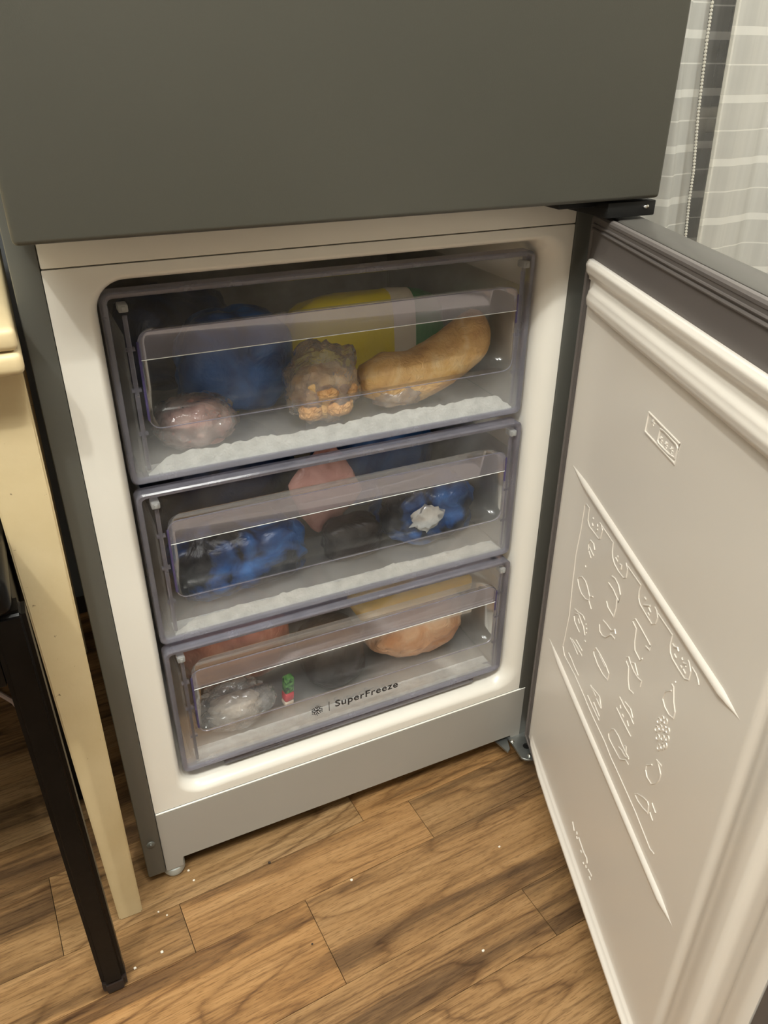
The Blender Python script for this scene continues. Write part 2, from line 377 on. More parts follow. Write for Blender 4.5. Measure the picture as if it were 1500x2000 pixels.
bm = bmesh.new()
for q in ((1.02, 1.07, 0.80, 2.05), (2.15, 2.2, 0.80, 2.05), (1.07, 2.15, 0.80, 0.85), (1.07, 2.15, 2.0, 2.05), (1.60, 1.64, 0.85, 2.0)):
    box(bm, q[0], q[1], 0.74, 0.80, q[2], q[3], bev=0.004)
win = struct(obj('window_1', bm, 'window_frame'))
obj('window_pane', B(1.07, 1.60, 0.765, 0.771, 0.85, 2.0), 'glass', win); obj('window_pane', B(1.64, 2.15, 0.765, 0.771, 0.85, 2.0), 'glass', win)

# ---------------------------------------------------------------- the refrigerator
fr = thing('refrigerator', 'tall grey fridge freezer with its lower freezer door standing open', 'refrigerator')
bm = bmesh.new()
box(bm, -0.006, 0.017, 0.0, 0.60, 0.018, 1.88, bev=0.0025); box(bm, 0.5512, 0.597, 0.0, 0.60, 0.018, 1.88, bev=0.0025)
box(bm, 0.012, 0.560, 0.002, 0.60, 1.84, 1.88); box(bm, 0.012, 0.560, 0.588, 0.60, 0.018, 1.85)
obj('cabinet', bm, 'flange', fr)
bm = bmesh.new()
bmesh.ops.create_uvsphere(bm, u_segments=16, v_segments=8, radius=0.0058)
for v in bm.verts: v.co = Vector((v.co.x + 0.0048, v.co.z * 0.4 - 0.0003, v.co.y + 0.079))
t = bmesh.new(); bmesh.ops.create_uvsphere(t, u_segments=10, v_segments=6, radius=0.0022)
for v in t.verts: v.co = Vector((v.co.x + 0.0048, v.co.y - 0.0020, v.co.z + 0.081))
join(bm, t); obj('screw_plug', bm, 'flange', fr)
bm = B(0.0, 0.595, -0.070, -0.010, 0.8185, 1.89, bev=0.004, seg=3)
obj('upper_door', bm, 'grey_steel', fr)
obj('upper_gasket', B(0.010, 0.580, -0.0105, 0.001, 0.836, 1.86, bev=0.002), 'gasket', fr)
bm = B(0.0172, 0.5510, 0.0004, 0.020, 0.7865, 0.835, bev=0.0015)
obj('cross_rail', bm, 'liner', fr)

def recess(bm):
    def lp(e, y, dx=0.0):
        x0, x1, z0, z1 = 0.057, 0.5255, 0.151, 0.769
        return [Vector((u, y, v)) for u, v in rrect(x0 - 0.010 * e + dx, x1 + 0.0245 * e - dx, z0 - 0.012 * e + dx, z1 + 0.008 * e - dx, 0.026 + 0.008 * e, 7)]
    outer = [Vector((u, 0.0012, v)) for u, v in rrect(0.0172, 0.5510, 0.1285, 0.7855, 0.001, 7)]
    outer0 = [Vector((u, 0.012, v)) for u, v in rrect(0.0172, 0.5510, 0.1285, 0.7855, 0.001, 7)]
    loops = [outer0, outer]
    for i in range(9):
        t = math.radians(90.0 * i / 8)
        loops.append(lp(1 - math.sin(t), 0.0012 + 0.026 * (1 - math.cos(t))))
    loops += [lp(0, 0.12, 0.002), lp(0, 0.26, 0.005), lp(0, 0.42, 0.009), lp(0, 0.432, 0.02)]
    loft(bm, loops, close_last=True)
bm = bmesh.new(); recess(bm)
obj('freezer_liner', bm, 'liner', fr, smooth=40)
bm = bmesh.new()
prism(bm, [(0.0172, 0.019), (0.0395, 0.019), (0.0395, 0.037), (0.545, 0.037), (0.545, 0.024), (0.5615, 0.024), (0.5615, 0.1262), (0.0172, 0.1262)], -0.0004, 0.018, XZ)
bmesh.ops.bevel(bm, geom=list(bm.edges), offset=0.0010, segments=2, affect='EDGES')
obj('plinth', bm, 'plinth', fr)
bm = bmesh.new(); tube(bm, [(0.0178, 0.0006, 0.1268), (0.561, 0.0006, 0.1268)], 0.0011)  # white tube painting the highlight on the plinth's bevelled top edge
obj('plinth_highlight', bm, 'highlight_white', fr)['label'] = 'painted white highlight along the top edge of the plinth'
def disc(bm, x, y, prof, seg=20):
    loft(bm, [[Vector((x + r * math.cos(2 * math.pi * k / seg), y + r * math.sin(2 * math.pi * k / seg), z)) for k in range(seg)] for r, z in prof], True, True)
for fx, fy in ((0.028, 0.014), (0.53, 0.09), (0.03, 0.55), (0.56, 0.55)):
    bm = bmesh.new(); disc(bm, fx, fy, [(0.007, 0.0005), (0.012, 0.002), (0.0145, 0.007), (0.0145, 0.016), (0.012, 0.0185), (0.006, 0.019), (0.006, 0.030)])
    obj('foot', bm, 'foot', fr)
bm = bmesh.new()
prism(bm, [(0.520, 0.030), (0.5215, 0.010), (0.5270, -0.021), (0.5345, -0.016), (0.552, 0.030)], 0.0245, 0.0275, XY)
arc = [(0.5558 + 0.0205 * math.cos(math.radians(a)), -0.0335 + 0.0185 * math.sin(math.radians(a))) for a in range(205, 345, 14)]
prism(bm, [(0.541, 0.028), (0.5405, -0.010)] + arc + [(0.582, 0.0), (0.590, 0.028)], 0.0275, 0.0315, XY)
bmesh.ops.bevel(bm, geom=[e for e in bm.edges], offset=0.0006, segments=1, affect='EDGES')
obj('hinge_bracket', bm, 'zinc', fr)['label'] = 'bare metal lower hinge bracket'
hb = [o for o in fr.children if o.name.startswith('hinge_bracket')][0]
bm = bmesh.new(); disc(bm, 0.557, -0.026, [(0.0052, 0.0316), (0.0056, 0.0321), (0.0040, 0.0321), (0.0036, 0.0317)])
obj('pivot_hole_disc', bm, 'black_plastic', hb)  # black disc painting the dark inside of the hole
for sx, sy in ((0.5428, -0.0085), (0.5515, -0.0432)):
    bm = bmesh.new(); disc(bm, sx, sy, [(0.0034, 0.0312), (0.0034, 0.0330), (0.0022, 0.0342)], 12)
    obj('screw', bm, 'chrome', hb)
bm = B(0.537, 0.597, -0.064, 0.004, 0.8015, 0.8160, bev=0.0012)
box(bm, 0.492, 0.540, -0.045, -0.002, 0.8100, 0.8155, bev=0.0012)
uh = obj('upper_hinge', bm, 'black_plastic', fr); uh['label'] = 'black hinge bracket between the two doors'
bm = bmesh.new(); bmesh.ops.create_uvsphere(bm, u_segments=12, v_segments=8, radius=0.0027)
for v in bm.verts: v.co = Vector((v.co.x * 1.4 + 0.5845, v.co.y - 0.0640, v.co.z * .8 + 0.8105))
obj('hinge_screw', bm, 'chrome', uh)

# ---------------------------------------------------------------- freezer door, local x along the door, y towards its outside
bm = B(-0.016, 0.572, 0.0045, 0.040, 0.036, 0.7985, bev=0.003)
fd = obj('freezer_door', bm, 'door_frame', fr, loc=(0.561, -0.025, 0)); fd.rotation_euler.z = math.radians(-109.4)
obj('door_cap', B(-0.010, 0.108, 0.036, 0.047, 0.772, 0.7955, bev=0.002), 'door_frame', fd)
bm = bmesh.new()
def frame(bm, a, b, y0, y1):
    L = [[Vector((u, y, v)) for u, v in rrect(*q, 0.003, 3)] for q, y in ((a, y1), (a, y0), (b, y0), (b, y1))]
    loft(bm, L + [L[0]])
frame(bm, (-0.012, 0.568, 0.040, 0.7960), (0.002, 0.545, 0.054, 0.7545), -0.003, 0.006)
def rloop(x0, x1, z0, z1, y): return [Vector((u, y, v)) for u, v in rrect(x0, x1, z0, z1, 0.004, 3)]
tube(bm, rloop(-0.0075, 0.5635, 0.0445, 0.7835, -0.0032), 0.0017, closed=True)
tube(bm, rloop(-0.0100, 0.5655, 0.0425, 0.7880, -0.0028), 0.0016, closed=True)
tube(bm, rloop(-0.0112, 0.5670, 0.0410, 0.7945, 0.0005), 0.0042, 10, closed=True)
bmesh.ops.remove_doubles(bm, verts=bm.verts, dist=1e-6)
obj('gasket', bm, 'gasket', fd)['label'] = 'grey ribbed rubber door seal'
def itp(tab, x):
    if x <= tab[0][0]: return tab[0][1]
    for (a, fa), (b, fb) in zip(tab, tab[1:]):
        if x <= b:
            t = (x - a) / (b - a); t = t * t * (3 - 2 * t); return fa + (fb - fa) * t
    return tab[-1][1]
TOP = [(0.7000, 0.0), (0.7030, -0.0012), (0.7070, 0.004), (0.7120, 0.0078), (0.718, 0.0088), (0.7245, 0.0075), (0.7310, 0.0030), (0.7360, 0.0020), (0.7430, 0.0065), (0.7500, 0.0075), (0.756, 0.005)]
BOT = [(0.0540, 0.006), (0.0565, 0.0085), (0.0610, 0.0090), (0.0660, 0.004), (0.071, 0.0)]
def liner_h(s, z):
    h = 0.003
    wt = itp([(0.0, 0.0), (0.014, 0.0), (0.022, 1.0), (0.435, 1.0), (0.455, 0.35), (0.53, 0.35)], s)
    wt2 = itp([(0.0, 0.35), (0.006, 1.0), (0.435, 1.0), (0.455, 0.35)], s)
    if z > 0.70: h += itp(TOP, z) * (wt if z < 0.7340 else wt2)
    if z < 0.075: h += itp(BOT, z) * itp([(0.0, 0.0), (0.010, 0.0), (0.030, 0.5), (0.10, 1.0), (0.45, 1.0), (0.47, 0.5)], s)
    h += itp([(0.446, 0.0), (0.456, -0.0028), (0.466, 0.0), (0.484, 0.0025), (0.491, 0.002), (0.500, -0.0050), (0.511, -0.0050), (0.520, 0.001), (0.534, 0.002), (0.541, 0.0005)], s)
    return h
ss = [0.002, 0.0035, 0.006, 0.010, 0.014, 0.017, 0.020, 0.024, 0.04, 0.08, 0.14, 0.2, 0.26, 0.32, 0.38, 0.42, 0.435] + [0.440 + 0.0025 * i for i in range(41)] + [0.5425, 0.5435]
zs = [0.0535, 0.0545] + [0.056 + 0.0015 * i for i in range(11)] + [0.08, 0.12, 0.2, 0.3, 0.4, 0.5, 0.6, 0.66, 0.69, 0.70] + [0.703 + 0.0015 * i for i in range(35)] + [0.7548, 0.7555]
bm = bmesh.new(); g = []
for s in ss:
    row = []
    for z in zs:
        h = liner_h(s, z)
        if s == ss[0] or z == zs[0] or s == ss[-1] or z == zs[-1]: h = -0.004
        elif s == ss[1] or s == ss[-2]: h -= 0.0012
        row.append(bm.verts.new((s, -h, z)))
    g.append(row)
for i in range(len(ss) - 1):
    for j in range(len(zs) - 1): bm.faces.new((g[i][j], g[i + 1][j], g[i + 1][j + 1], g[i][j + 1]))
obj('door_liner', bm, 'door_liner', fd, smooth=50)['label'] = 'white moulded inner panel'
for (sa, za, sb, zb) in ((0.016, 0.5235, 0.438, 0.5145), (0.020, 0.2655, 0.436, 0.2565)):
    bm = bmesh.new(); n = 40; pts = []; tp = []
    for i in range(n + 1):
        t = i / n; pts.append((sa + (sb - sa) * t, -0.0020, za + (zb - za) * t)); tp.append(max(0.15, min(1.0, t * 7, (1 - t) * 14)))
    tube(bm, pts, 0.0048, 12, taper=tp); obj('moulded_rib', bm, 'door_liner', fd)
ICON={'panel_outline':[[(0.0833,0.2941),(0.0883,0.3476),(0.0837,0.3853),(0.0801,0.4322),(0.0836,0.4664),(0.0842,0.5002),(0.0887,0.5037),(0.099,0.5042),(0.0983,0.4976),(0.0997,0.4887),(0.107,0.485),(0.1204,0.486),(0.1355,0.487),(0.1405,0.4905),(0.1422,0.5018),(0.1384,0.5056),(0.1321,0.5052)],[(0.1407,0.5052),(0.1734,0.5055),(0.1746,0.4958),(0.178,0.4904),(0.1855,0.4868),(0.1976,0.4858),(0.2104,0.487),(0.2158,0.4915),(0.2156,0.5012),(0.21,0.5048)],[(0.2149,0.504),(0.2486,0.5048),(0.2468,0.4975),(0.2491,0.4903),(0.255,0.4866),(0.2661,0.4861),(0.2832,0.4857),(0.2893,0.4912),(0.2904,0.4991),(0.287,0.5034),(0.2819,0.5043)],[(0.2903,0.5029),(0.321,0.5032),(0.3209,0.4924),(0.3244,0.4862),(0.3298,0.4838),(0.3426,0.4832),(0.3547,0.4833),(0.3607,0.4875),(0.3604,0.4966),(0.3556,0.5014),(0.3528,0.5019)],[(0.3607,0.5014),(0.3686,0.5009),(0.3734,0.4986),(0.3759,0.4957)],[(0.0833,0.2941),(0.0933,0.2869),(0.1331,0.2907),(0.1644,0.2899),(0.1896,0.2881),(0.2116,0.2883),(0.2393,0.2892),(0.2627,0.2867),(0.276,0.2872),(0.3025,0.287),(0.3311,0.2864),(0.3511,0.2842),(0.3702,0.2821),(0.3775,0.2855)],[(0.1046,0.3008),(0.1183,0.3006),(0.1295,0.2994),(0.144,0.2992)]],'tab_mark':[[(0.1123,0.4996),(0.1149,0.499)],[(0.1129,0.493),(0.1159,0.4912)],[(0.1266,0.5002),(0.1287,0.498)],[(0.126,0.4912),(0.1298,0.4952)],[(0.1889,0.4992),(0.191,0.4989)],[(0.1851,0.4946),(0.1912,0.494)],[(0.1975,0.4949),(0.2017,0.496),(0.2017,0.4918)],[(0.2602,0.4992),(0.2635,0.4993)],[(0.2613,0.4913),(0.2732,0.4993)],[(0.2715,0.4957),(0.277,0.4943)],[(0.2724,0.4901),(0.2756,0.4901)],[(0.3248,0.4964),(0.3283,0.4963),(0.3338,0.4994),(0.3361,0.4975)],[(0.3311,0.4902),(0.3356,0.4895)],[(0.3432,0.4967),(0.3452,0.4954)],[(0.3471,0.494),(0.3524,0.4971),(0.3522,0.4946)],[(0.3494,0.4892),(0.3544,0.4883)],[(0.3443,0.4885),(0.3469,0.4886)]],'icons':[[[(0.1135,0.4583),(0.1117,0.4654),(0.1158,0.4725),(0.1254,0.474),(0.1308,0.4694)],[(0.116,0.4636),(0.1308,0.4613)],[(0.116,0.4581),(0.1245,0.4545)],[(0.1127,0.4365),(0.1142,0.4351)]],[[(0.0967,0.4074),(0.1007,0.4131),(0.1086,0.4181),(0.1201,0.4198),(0.1284,0.4171),(0.1379,0.4115),(0.1379,0.4058),(0.1281,0.4006),(0.1144,0.3983),(0.1032,0.4011),(0.0967,0.4074)],[(0.1397,0.4128),(0.1469,0.4176)],[(0.1382,0.4051),(0.1481,0.401)]],[[(0.1019,0.3667),(0.1132,0.3707)],[(0.105,0.3624),(0.1161,0.3698),(0.1247,0.3674),(0.1354,0.3657),(0.1428,0.3595)],[(0.1164,0.3721),(0.1282,0.377),(0.1359,0.3761)],[(0.1032,0.357),(0.1078,0.3522),(0.1266,0.3506)],[(0.1164,0.363),(0.1225,0.3606)],[(0.1403,0.3745),(0.1418,0.3737)],[(0.1434,0.371),(0.1451,0.3698)],[(0.1452,0.3655),(0.1466,0.3651)],[(0.1443,0.3531),(0.1475,0.3542)]],[[(0.1025,0.3228),(0.1145,0.3231),(0.1322,0.3215)],[(0.1205,0.3343),(0.1427,0.336)],[(0.1082,0.3253),(0.1253,0.3288),(0.144,0.3299)],[(0.1132,0.3262),(0.1359,0.3282)]],[[(0.1792,0.4593),(0.193,0.4603),(0.2101,0.4571),(0.2106,0.4669),(0.2033,0.4728),(0.1929,0.4741),(0.1843,0.4711)],[(0.1823,0.4375),(0.1881,0.4337),(0.2052,0.4341),(0.2067,0.4468),(0.2042,0.4571)]],[[(0.1825,0.4121),(0.1941,0.4147),(0.2057,0.4165),(0.206,0.4112),(0.1963,0.3998),(0.1878,0.3948),(0.1792,0.3945),(0.1753,0.4009)],[(0.2057,0.4165),(0.2136,0.4241),(0.2169,0.4209)],[(0.2075,0.4125),(0.2167,0.4145)]],[[(0.1775,0.3695),(0.1891,0.371),(0.2086,0.3712),(0.219,0.3689),(0.2188,0.3596),(0.2065,0.3559),(0.1891,0.3553),(0.1753,0.3584),(0.1729,0.3613),(0.1775,0.3695)],[(0.1878,0.3689),(0.1989,0.3687),(0.2076,0.3685)]],[[(0.1778,0.2991),(0.1948,0.2984),(0.2176,0.2987)],[(0.1808,0.3176),(0.1984,0.3174)],[(0.1863,0.3185),(0.2004,0.3233),(0.2084,0.3257),(0.2168,0.3164)],[(0.2013,0.316),(0.216,0.3157)],[(0.1963,0.306),(0.2166,0.3039)]],[[(0.2441,0.307),(0.2492,0.318),(0.2555,0.3234),(0.2672,0.3255),(0.2779,0.3242),(0.2862,0.3237),(0.2957,0.3247)],[(0.2441,0.307),(0.2482,0.3026),(0.262,0.3033),(0.28,0.3055),(0.2913,0.3168),(0.2978,0.3177)],[(0.2718,0.3147),(0.2787,0.3178),(0.2884,0.3188),(0.296,0.324)],[(0.2824,0.3279),(0.2861,0.3308),(0.2882,0.3238)]],[[(0.2479,0.4635),(0.2515,0.4672),(0.262,0.467),(0.2774,0.4661),(0.2892,0.4652),(0.2892,0.4598),(0.2812,0.4577)],[(0.2474,0.4606),(0.2567,0.4595),(0.2589,0.4444),(0.2629,0.4375),(0.2764,0.4364),(0.28,0.4417)]],[[(0.2492,0.4172),(0.2539,0.4212),(0.2607,0.4182),(0.2705,0.4162),(0.2805,0.4172),(0.2878,0.4203),(0.2869,0.4125)],[(0.2502,0.4127),(0.2572,0.4116),(0.2619,0.3988),(0.2679,0.3915),(0.2773,0.3948)],[(0.2614,0.4206),(0.2682,0.4255),(0.2788,0.4192)]],[[(0.2504,0.3497),(0.2732,0.3489),(0.2906,0.3495)],[(0.2524,0.3666),(0.2676,0.3663),(0.2805,0.368),(0.2907,0.3664)],[(0.2652,0.3718),(0.2792,0.3755),(0.2867,0.3712)],[(0.2565,0.3596),(0.2594,0.3574)],[(0.2772,0.3579),(0.2823,0.3551)],[(0.2647,0.3546),(0.2688,0.3545)]],[[(0.3384,0.4625),(0.3421,0.4625),(0.3477,0.4502),(0.3535,0.4439),(0.3533,0.4364),(0.3458,0.4329),(0.3363,0.4333),(0.3297,0.4374),(0.3314,0.4476),(0.3398,0.4562)],[(0.3424,0.4694),(0.3433,0.4686)]],[[(0.3349,0.4151),(0.3349,0.4125),(0.3334,0.4099),(0.3311,0.4087),(0.3295,0.4098),(0.3295,0.4124),(0.331,0.4151),(0.3333,0.4162),(0.3349,0.4151)],[(0.3397,0.4221),(0.3397,0.4195),(0.3382,0.4169),(0.336,0.4158),(0.3344,0.4169),(0.3344,0.4195),(0.3359,0.4221),(0.3381,0.4232),(0.3397,0.4221)],[(0.3457,0.425),(0.3458,0.4224),(0.3443,0.4199),(0.3421,0.4188),(0.3405,0.4199),(0.3405,0.4224),(0.342,0.425),(0.3441,0.426),(0.3457,0.425)],[(0.3346,0.405),(0.3347,0.4023),(0.3331,0.3996),(0.3308,0.3984),(0.3292,0.3995),(0.3292,0.4022),(0.3307,0.4049),(0.333,0.406),(0.3346,0.405)],[(0.3404,0.4117),(0.3405,0.4091),(0.3389,0.4065),(0.3367,0.4053),(0.3351,0.4064),(0.3351,0.409),(0.3366,0.4117),(0.3388,0.4128),(0.3404,0.4117)],[(0.3466,0.4171),(0.3467,0.4145),(0.3452,0.4119),(0.343,0.4108),(0.3414,0.4119),(0.3414,0.4145),(0.3429,0.4171),(0.3451,0.4182),(0.3466,0.4171)],[(0.3522,0.4201),(0.3523,0.4176),(0.3508,0.415),(0.3487,0.4139),(0.3471,0.415),(0.3471,0.4175),(0.3485,0.4201),(0.3506,0.4212),(0.3522,0.4201)],[(0.3396,0.3992),(0.3397,0.3966),(0.3382,0.3938),(0.3359,0.3926),(0.3343,0.3937),(0.3342,0.3964),(0.3358,0.3991),(0.338,0.4003),(0.3396,0.3992)],[(0.3475,0.4065),(0.3476,0.4039),(0.3461,0.4012),(0.3439,0.4),(0.3423,0.4011),(0.3423,0.4037),(0.3438,0.4064),(0.346,0.4075),(0.3475,0.4065)],[(0.3547,0.413),(0.3548,0.4104),(0.3533,0.4078),(0.3512,0.4067),(0.3496,0.4077),(0.3495,0.4103),(0.351,0.4129),(0.3531,0.414),(0.3547,0.413)],[(0.3452,0.3922),(0.3453,0.3896),(0.3438,0.3868),(0.3415,0.3856),(0.3399,0.3866),(0.3399,0.3893),(0.3414,0.3921),(0.3436,0.3933),(0.3452,0.3922)],[(0.3503,0.3985),(0.3504,0.3959),(0.3489,0.3932),(0.3467,0.392),(0.3451,0.3931),(0.3451,0.3957),(0.3466,0.3984),(0.3487,0.3996),(0.3503,0.3985)],[(0.3541,0.4039),(0.3542,0.4013),(0.3528,0.3987),(0.3506,0.3975),(0.349,0.3986),(0.349,0.4012),(0.3504,0.4038),(0.3526,0.405),(0.3541,0.4039)]],[[(0.3387,0.3623),(0.33,0.3523),(0.3304,0.3461),(0.336,0.3422),(0.3456,0.3439),(0.3519,0.3523),(0.3561,0.3617),(0.356,0.3697)],[(0.344,0.3746),(0.3484,0.3742),(0.3553,0.3697)],[(0.344,0.3746),(0.3538,0.3777)]],[[(0.3217,0.3022),(0.3306,0.3021),(0.3416,0.3055),(0.3515,0.3106),(0.3497,0.3197),(0.347,0.3208),(0.3383,0.3165),(0.3265,0.3078),(0.3217,0.3022)],[(0.3542,0.3278),(0.3638,0.3257)],[(0.3546,0.3153),(0.3623,0.313)]]],'badge':[[(0.1982,0.6608),(0.2651,0.66),(0.2633,0.6409),(0.1981,0.6417),(0.1982,0.6608)],[(0.2257,0.6563),(0.2337,0.6579),(0.2601,0.6569),(0.2624,0.6553),(0.2613,0.6453),(0.2488,0.6435),(0.2279,0.6435),(0.2252,0.6455),(0.2257,0.6563)]],'badge_star':[(0.2105,0.656),(0.231,0.6485),(0.2419,0.6484),(0.2531,0.6487)],'text':[[(0.1999,0.1076),(0.2088,0.1019)],[(0.2156,0.1091),(0.2181,0.1069)],[(0.2176,0.1024),(0.2211,0.1016)],[(0.2239,0.1084),(0.2439,0.1073),(0.2543,0.1098),(0.257,0.1052)],[(0.2354,0.0997),(0.2387,0.0994)],[(0.2474,0.0935),(0.2498,0.093)],[(0.2551,0.0988),(0.2568,0.0965)],[(0.263,0.1014),(0.2735,0.1046)],[(0.2688,0.0964),(0.2732,0.0965)]]}
def emboss(name, lines, r=0.0009):
    bm = bmesh.new()
    for L in lines: tube(bm, [(u, -0.0031, v) for u, v in L], r, 6)
    return obj(name, bm, 'door_liner', fd)
emboss('embossed_chart', ICON['panel_outline'], 0.0008)
for a, b in ((0, 4), (4, 7), (7, 11), (11, 17)):
    e = emboss('embossed_number', ICON['tab_mark'][a:b], 0.0010); e['kind'] = 'stuff'
for L in ICON['icons']: emboss('embossed_food', L, 0.00085)
bd = emboss('embossed_badge', ICON['badge'], 0.0011)
for u, v in ICON['badge_star']:
    q = 0.0032
    emboss('embossed_star', [[(u - q, v), (u + q, v)], [(u - q * .5, v - q * .87), (u + q * .5, v + q * .87)], [(u + q * .5, v - q * .87), (u - q * .5, v + q * .87)]], 0.0007)
emboss('embossed_mark', ICON['text'], 0.0011)

# ---------------------------------------------------------------- freezer drawers
HX0, HX1 = 0.087, 0.503
def drawer(z0, yf, depth, ice):
    """tray mesh is the drawer; front panel, lip, pocket, rim ... are its sub-parts. local origin: front, bottom"""
    bm = bmesh.new(); yb = depth
    box(bm, 0.074, 0.515, 0.004, yb, 0.0025, 0.0045)                       # floor
    box(bm, 0.074, 0.0765, 0.004, yb, 0.0045, 0.150); box(bm, 0.5125, 0.515, 0.004, yb, 0.0045, 0.150)
    box(bm, 0.0765, 0.5125, yb - 0.0025, yb, 0.0045, 0.120)
    d = obj('freezer_drawer', bm, 'tray', fr, loc=(0, yf, z0)); d['label'] = 'clear plastic drawer misted with frost'
    # front panel with the hand-hole
    bm = bmesh.new()
    o = rrect(0.0620, 0.519, 0.0005, 0.1905, 0.007, 6); h = rrect(HX0, HX1, 0.056, 0.153, 0.012, 6)
    L = [[Vector((u, y, v)) for u, v in q] for q, y in ((o, 0.0025), (o, 0.0), (h, 0.0), (h, 0.0025))]
    loft(bm, L + [L[0]]); bmesh.ops.remove_doubles(bm, verts=bm.verts, dist=1e-6)
    obj('front_panel', bm, 'panel', d, smooth=30)
    bm = bmesh.new()
    top = [q for q in rrect(HX0 + .0006, HX1 - .0006, 0.056, 0.1525, 0.0115, 6) if q[1] > 0.11]
    prism(bm, top + [(HX0 + .0006, 0.1262), (HX1 - .0006, 0.1262)], -0.0012, 0.0012, XZ)
    obj('handle_lip', bm, 'lip', d, smooth=30)
    bm = bmesh.new()
    a = [Vector((u, 0.0026, v)) for u, v in rrect(HX0, HX1, 0.056, 0.153, 0.012, 6)]
    b = [Vector((u, 0.016, v)) for u, v in rrect(HX0 + .003, HX1 - .003, 0.062, 0.151, 0.012, 6)]
    c = [Vector((u, 0.026, v)) for u, v in rrect(HX0 + .010, HX1 - .010, 0.078, 0.147, 0.012, 6)]
    loft(bm, [a, b, c], close_last=True); obj('handle_pocket', bm, 'pocket', d, smooth=60)
    bm = bmesh.new()                                                        # thick edge all round
    def rr(i, y): return [Vector((u, y, v)) for u, v in rrect(0.0605 + i, 0.5205 - i, i, 0.191 - i, 0.008 - i * .5, 6)]
    L = [rr(0, 0.014), rr(0, -0.0015), rr(0.0016, -0.003), rr(0.0052, -0.002), rr(0.0060, 0.0), rr(0.0060, 0.014)]
    loft(bm, L + [L[0]]); bmesh.ops.remove_doubles(bm, verts=bm.verts, dist=1e-6)
    obj('rim', bm, 'rim', d, smooth=40)
    bm = bmesh.new()
    tube(bm, [(u, -0.0002, v) for u, v in rrect(HX0, HX1, 0.056, 0.153, 0.012, 6)], 0.0006, 6, closed=True)
    obj('handle_edge', bm, 'rim', d)
    for x, za in ((HX0, 0.066), (HX1, 0.112)):
        bm = bmesh.new(); tube(bm, [(x, -0.0006, za), (x, -0.0006, 0.144)], 0.0013, 6); obj('handle_side', bm, 'rim_edge', d)['label'] = 'violet tinted side edge of the handle'
    bm = bmesh.new(); tube(bm, [(HX0 + .001, -0.0012, 0.1262), (HX1 - .001, -0.0012, 0.1262)], 0.00035, 6)
    obj('lip_gloss_line', bm, 'frost', d)  # thin white line painting the gloss on the lip's lower edge
    for x0, x1 in ((0.0745, 0.0835), (0.505, 0.5135)):
        bm = B(x0, x1, -0.0035, 0.010, 0.1725, 0.1800, bev=0.0015); box(bm, (x0 + x1) / 2 - .0018, (x0 + x1) / 2 + .0018, -0.005, 0.0, 0.1740, 0.1785, bev=0.0006)
        obj('clip', bm, 'clip', d)
    for x in (0.0800, 0.5095):
        bm = bmesh.new()
        tube(bm, [(x, 0.004, 0.012), (x, 0.004, 0.168)], 0.0022, 8)
        for z in (0.05, 0.095, 0.135): box(bm, x - 0.0045, x + 0.0045, 0.002, 0.0065, z, z + 0.003)
        obj('side_rib', bm, 'rim', d)
    bm = bmesh.new(); nx, ny = 130, 10; g = []                              # ice crusted inside the foot of the front panel
    for i in range(nx + 1):
        row = []
        x = 0.0785 + 0.432 * i / nx
        hh = ice * min(1.0, i / 9.0 + 0.15, (nx - i) / 9.0 + 0.15) * (1 + 0.22 * noise.noise((x * 26, z0 * 50, 0)) + 0.12 * noise.noise((x * 90, z0 * 50, 3)))
        for j in range(ny + 1):
            t = j / ny                                                      # from the panel's back down to the floor
            y = 0.0034 + 0.026 * t ** 1.3 + 0.0012 * noise.noise((x * 120, t * 5, z0))
            z = 0.0046 + hh * (1 - t) ** 1.25 + (0.0016 * noise.noise((x * 150, t * 6, z0 * 9)) + 0.0012 * noise.noise((x * 420, t * 14, z0 * 9))) * (1 - t)
            row.append(bm.verts.new((x, max(y, 0.0032), max(z, 0.0047))))
        g.append(row)
    for i in range(nx):
        for j in range(ny): bm.faces.new((g[i][j], g[i + 1][j], g[i + 1][j + 1], g[i][j + 1]))
    bb = [[bm.verts.new((g[i][0].co.x, 0.0030, 0.0047)), g[i][0]] for i in range(nx + 1)]
    for i in range(nx): bm.faces.new((bb[i][0], bb[i + 1][0], bb[i + 1][1], bb[i][1]))
    f = obj('frost', bm, 'frost', d, smooth=80); f['kind'] = 'stuff'; f['label'] = 'white crust of ice inside the front'
    return d
d_top = drawer(0.5660, 0.026, 0.36, 0.021)
d_mid = drawer(0.3665, 0.020, 0.36, 0.019)
d_low = drawer(0.1685, 0.014, 0.27, 0.007)
bm = B(0.112, 0.478, 0.0005, 0.030, -0.0110, -0.0005, bev=0.001); box(bm, 0.15, 0.44, -0.001, 0.010, -0.0045, -0.0010, bev=0.0006)
obj('runner', bm, 'rim', d_low)
# printed name and snowflake on the lowest drawer
tc = bpy.data.curves.new('lettering', 'FONT'); tc.body = 'SuperFreeze'; tc.size = 0.0150; tc.space_character = 1.10; tc.extrude = 0.00015; tc.offset = 0.00016
to = bpy.data.objects.new('lettering', tc); COL.objects.link(to)
bpy.context.view_layer.update()
me = bpy.data.meshes.new_from_object(to.evaluated_get(bpy.context.evaluated_depsgraph_get()))
bpy.data.objects.remove(to)
xs = [v.co.x for v in me.vertices]; k = 0.0915 / (max(xs) - min(xs)); x0 = min(xs)
for v in me.vertices: v.co = Vector(((v.co.x - x0) * k + 0.2640, -0.00045 - v.co.z, v.co.y * k * 0.92 + 0.0282))
me.materials.append(M['ink'])
lo = bpy.data.objects.new('lettering', me); COL.objects.link(lo); lo.parent = d_low; lo['label'] = 'dark printed word SuperFreeze'
bm = bmesh.new(); cx, cz, R = 0.2385, 0.0318, 0.0078
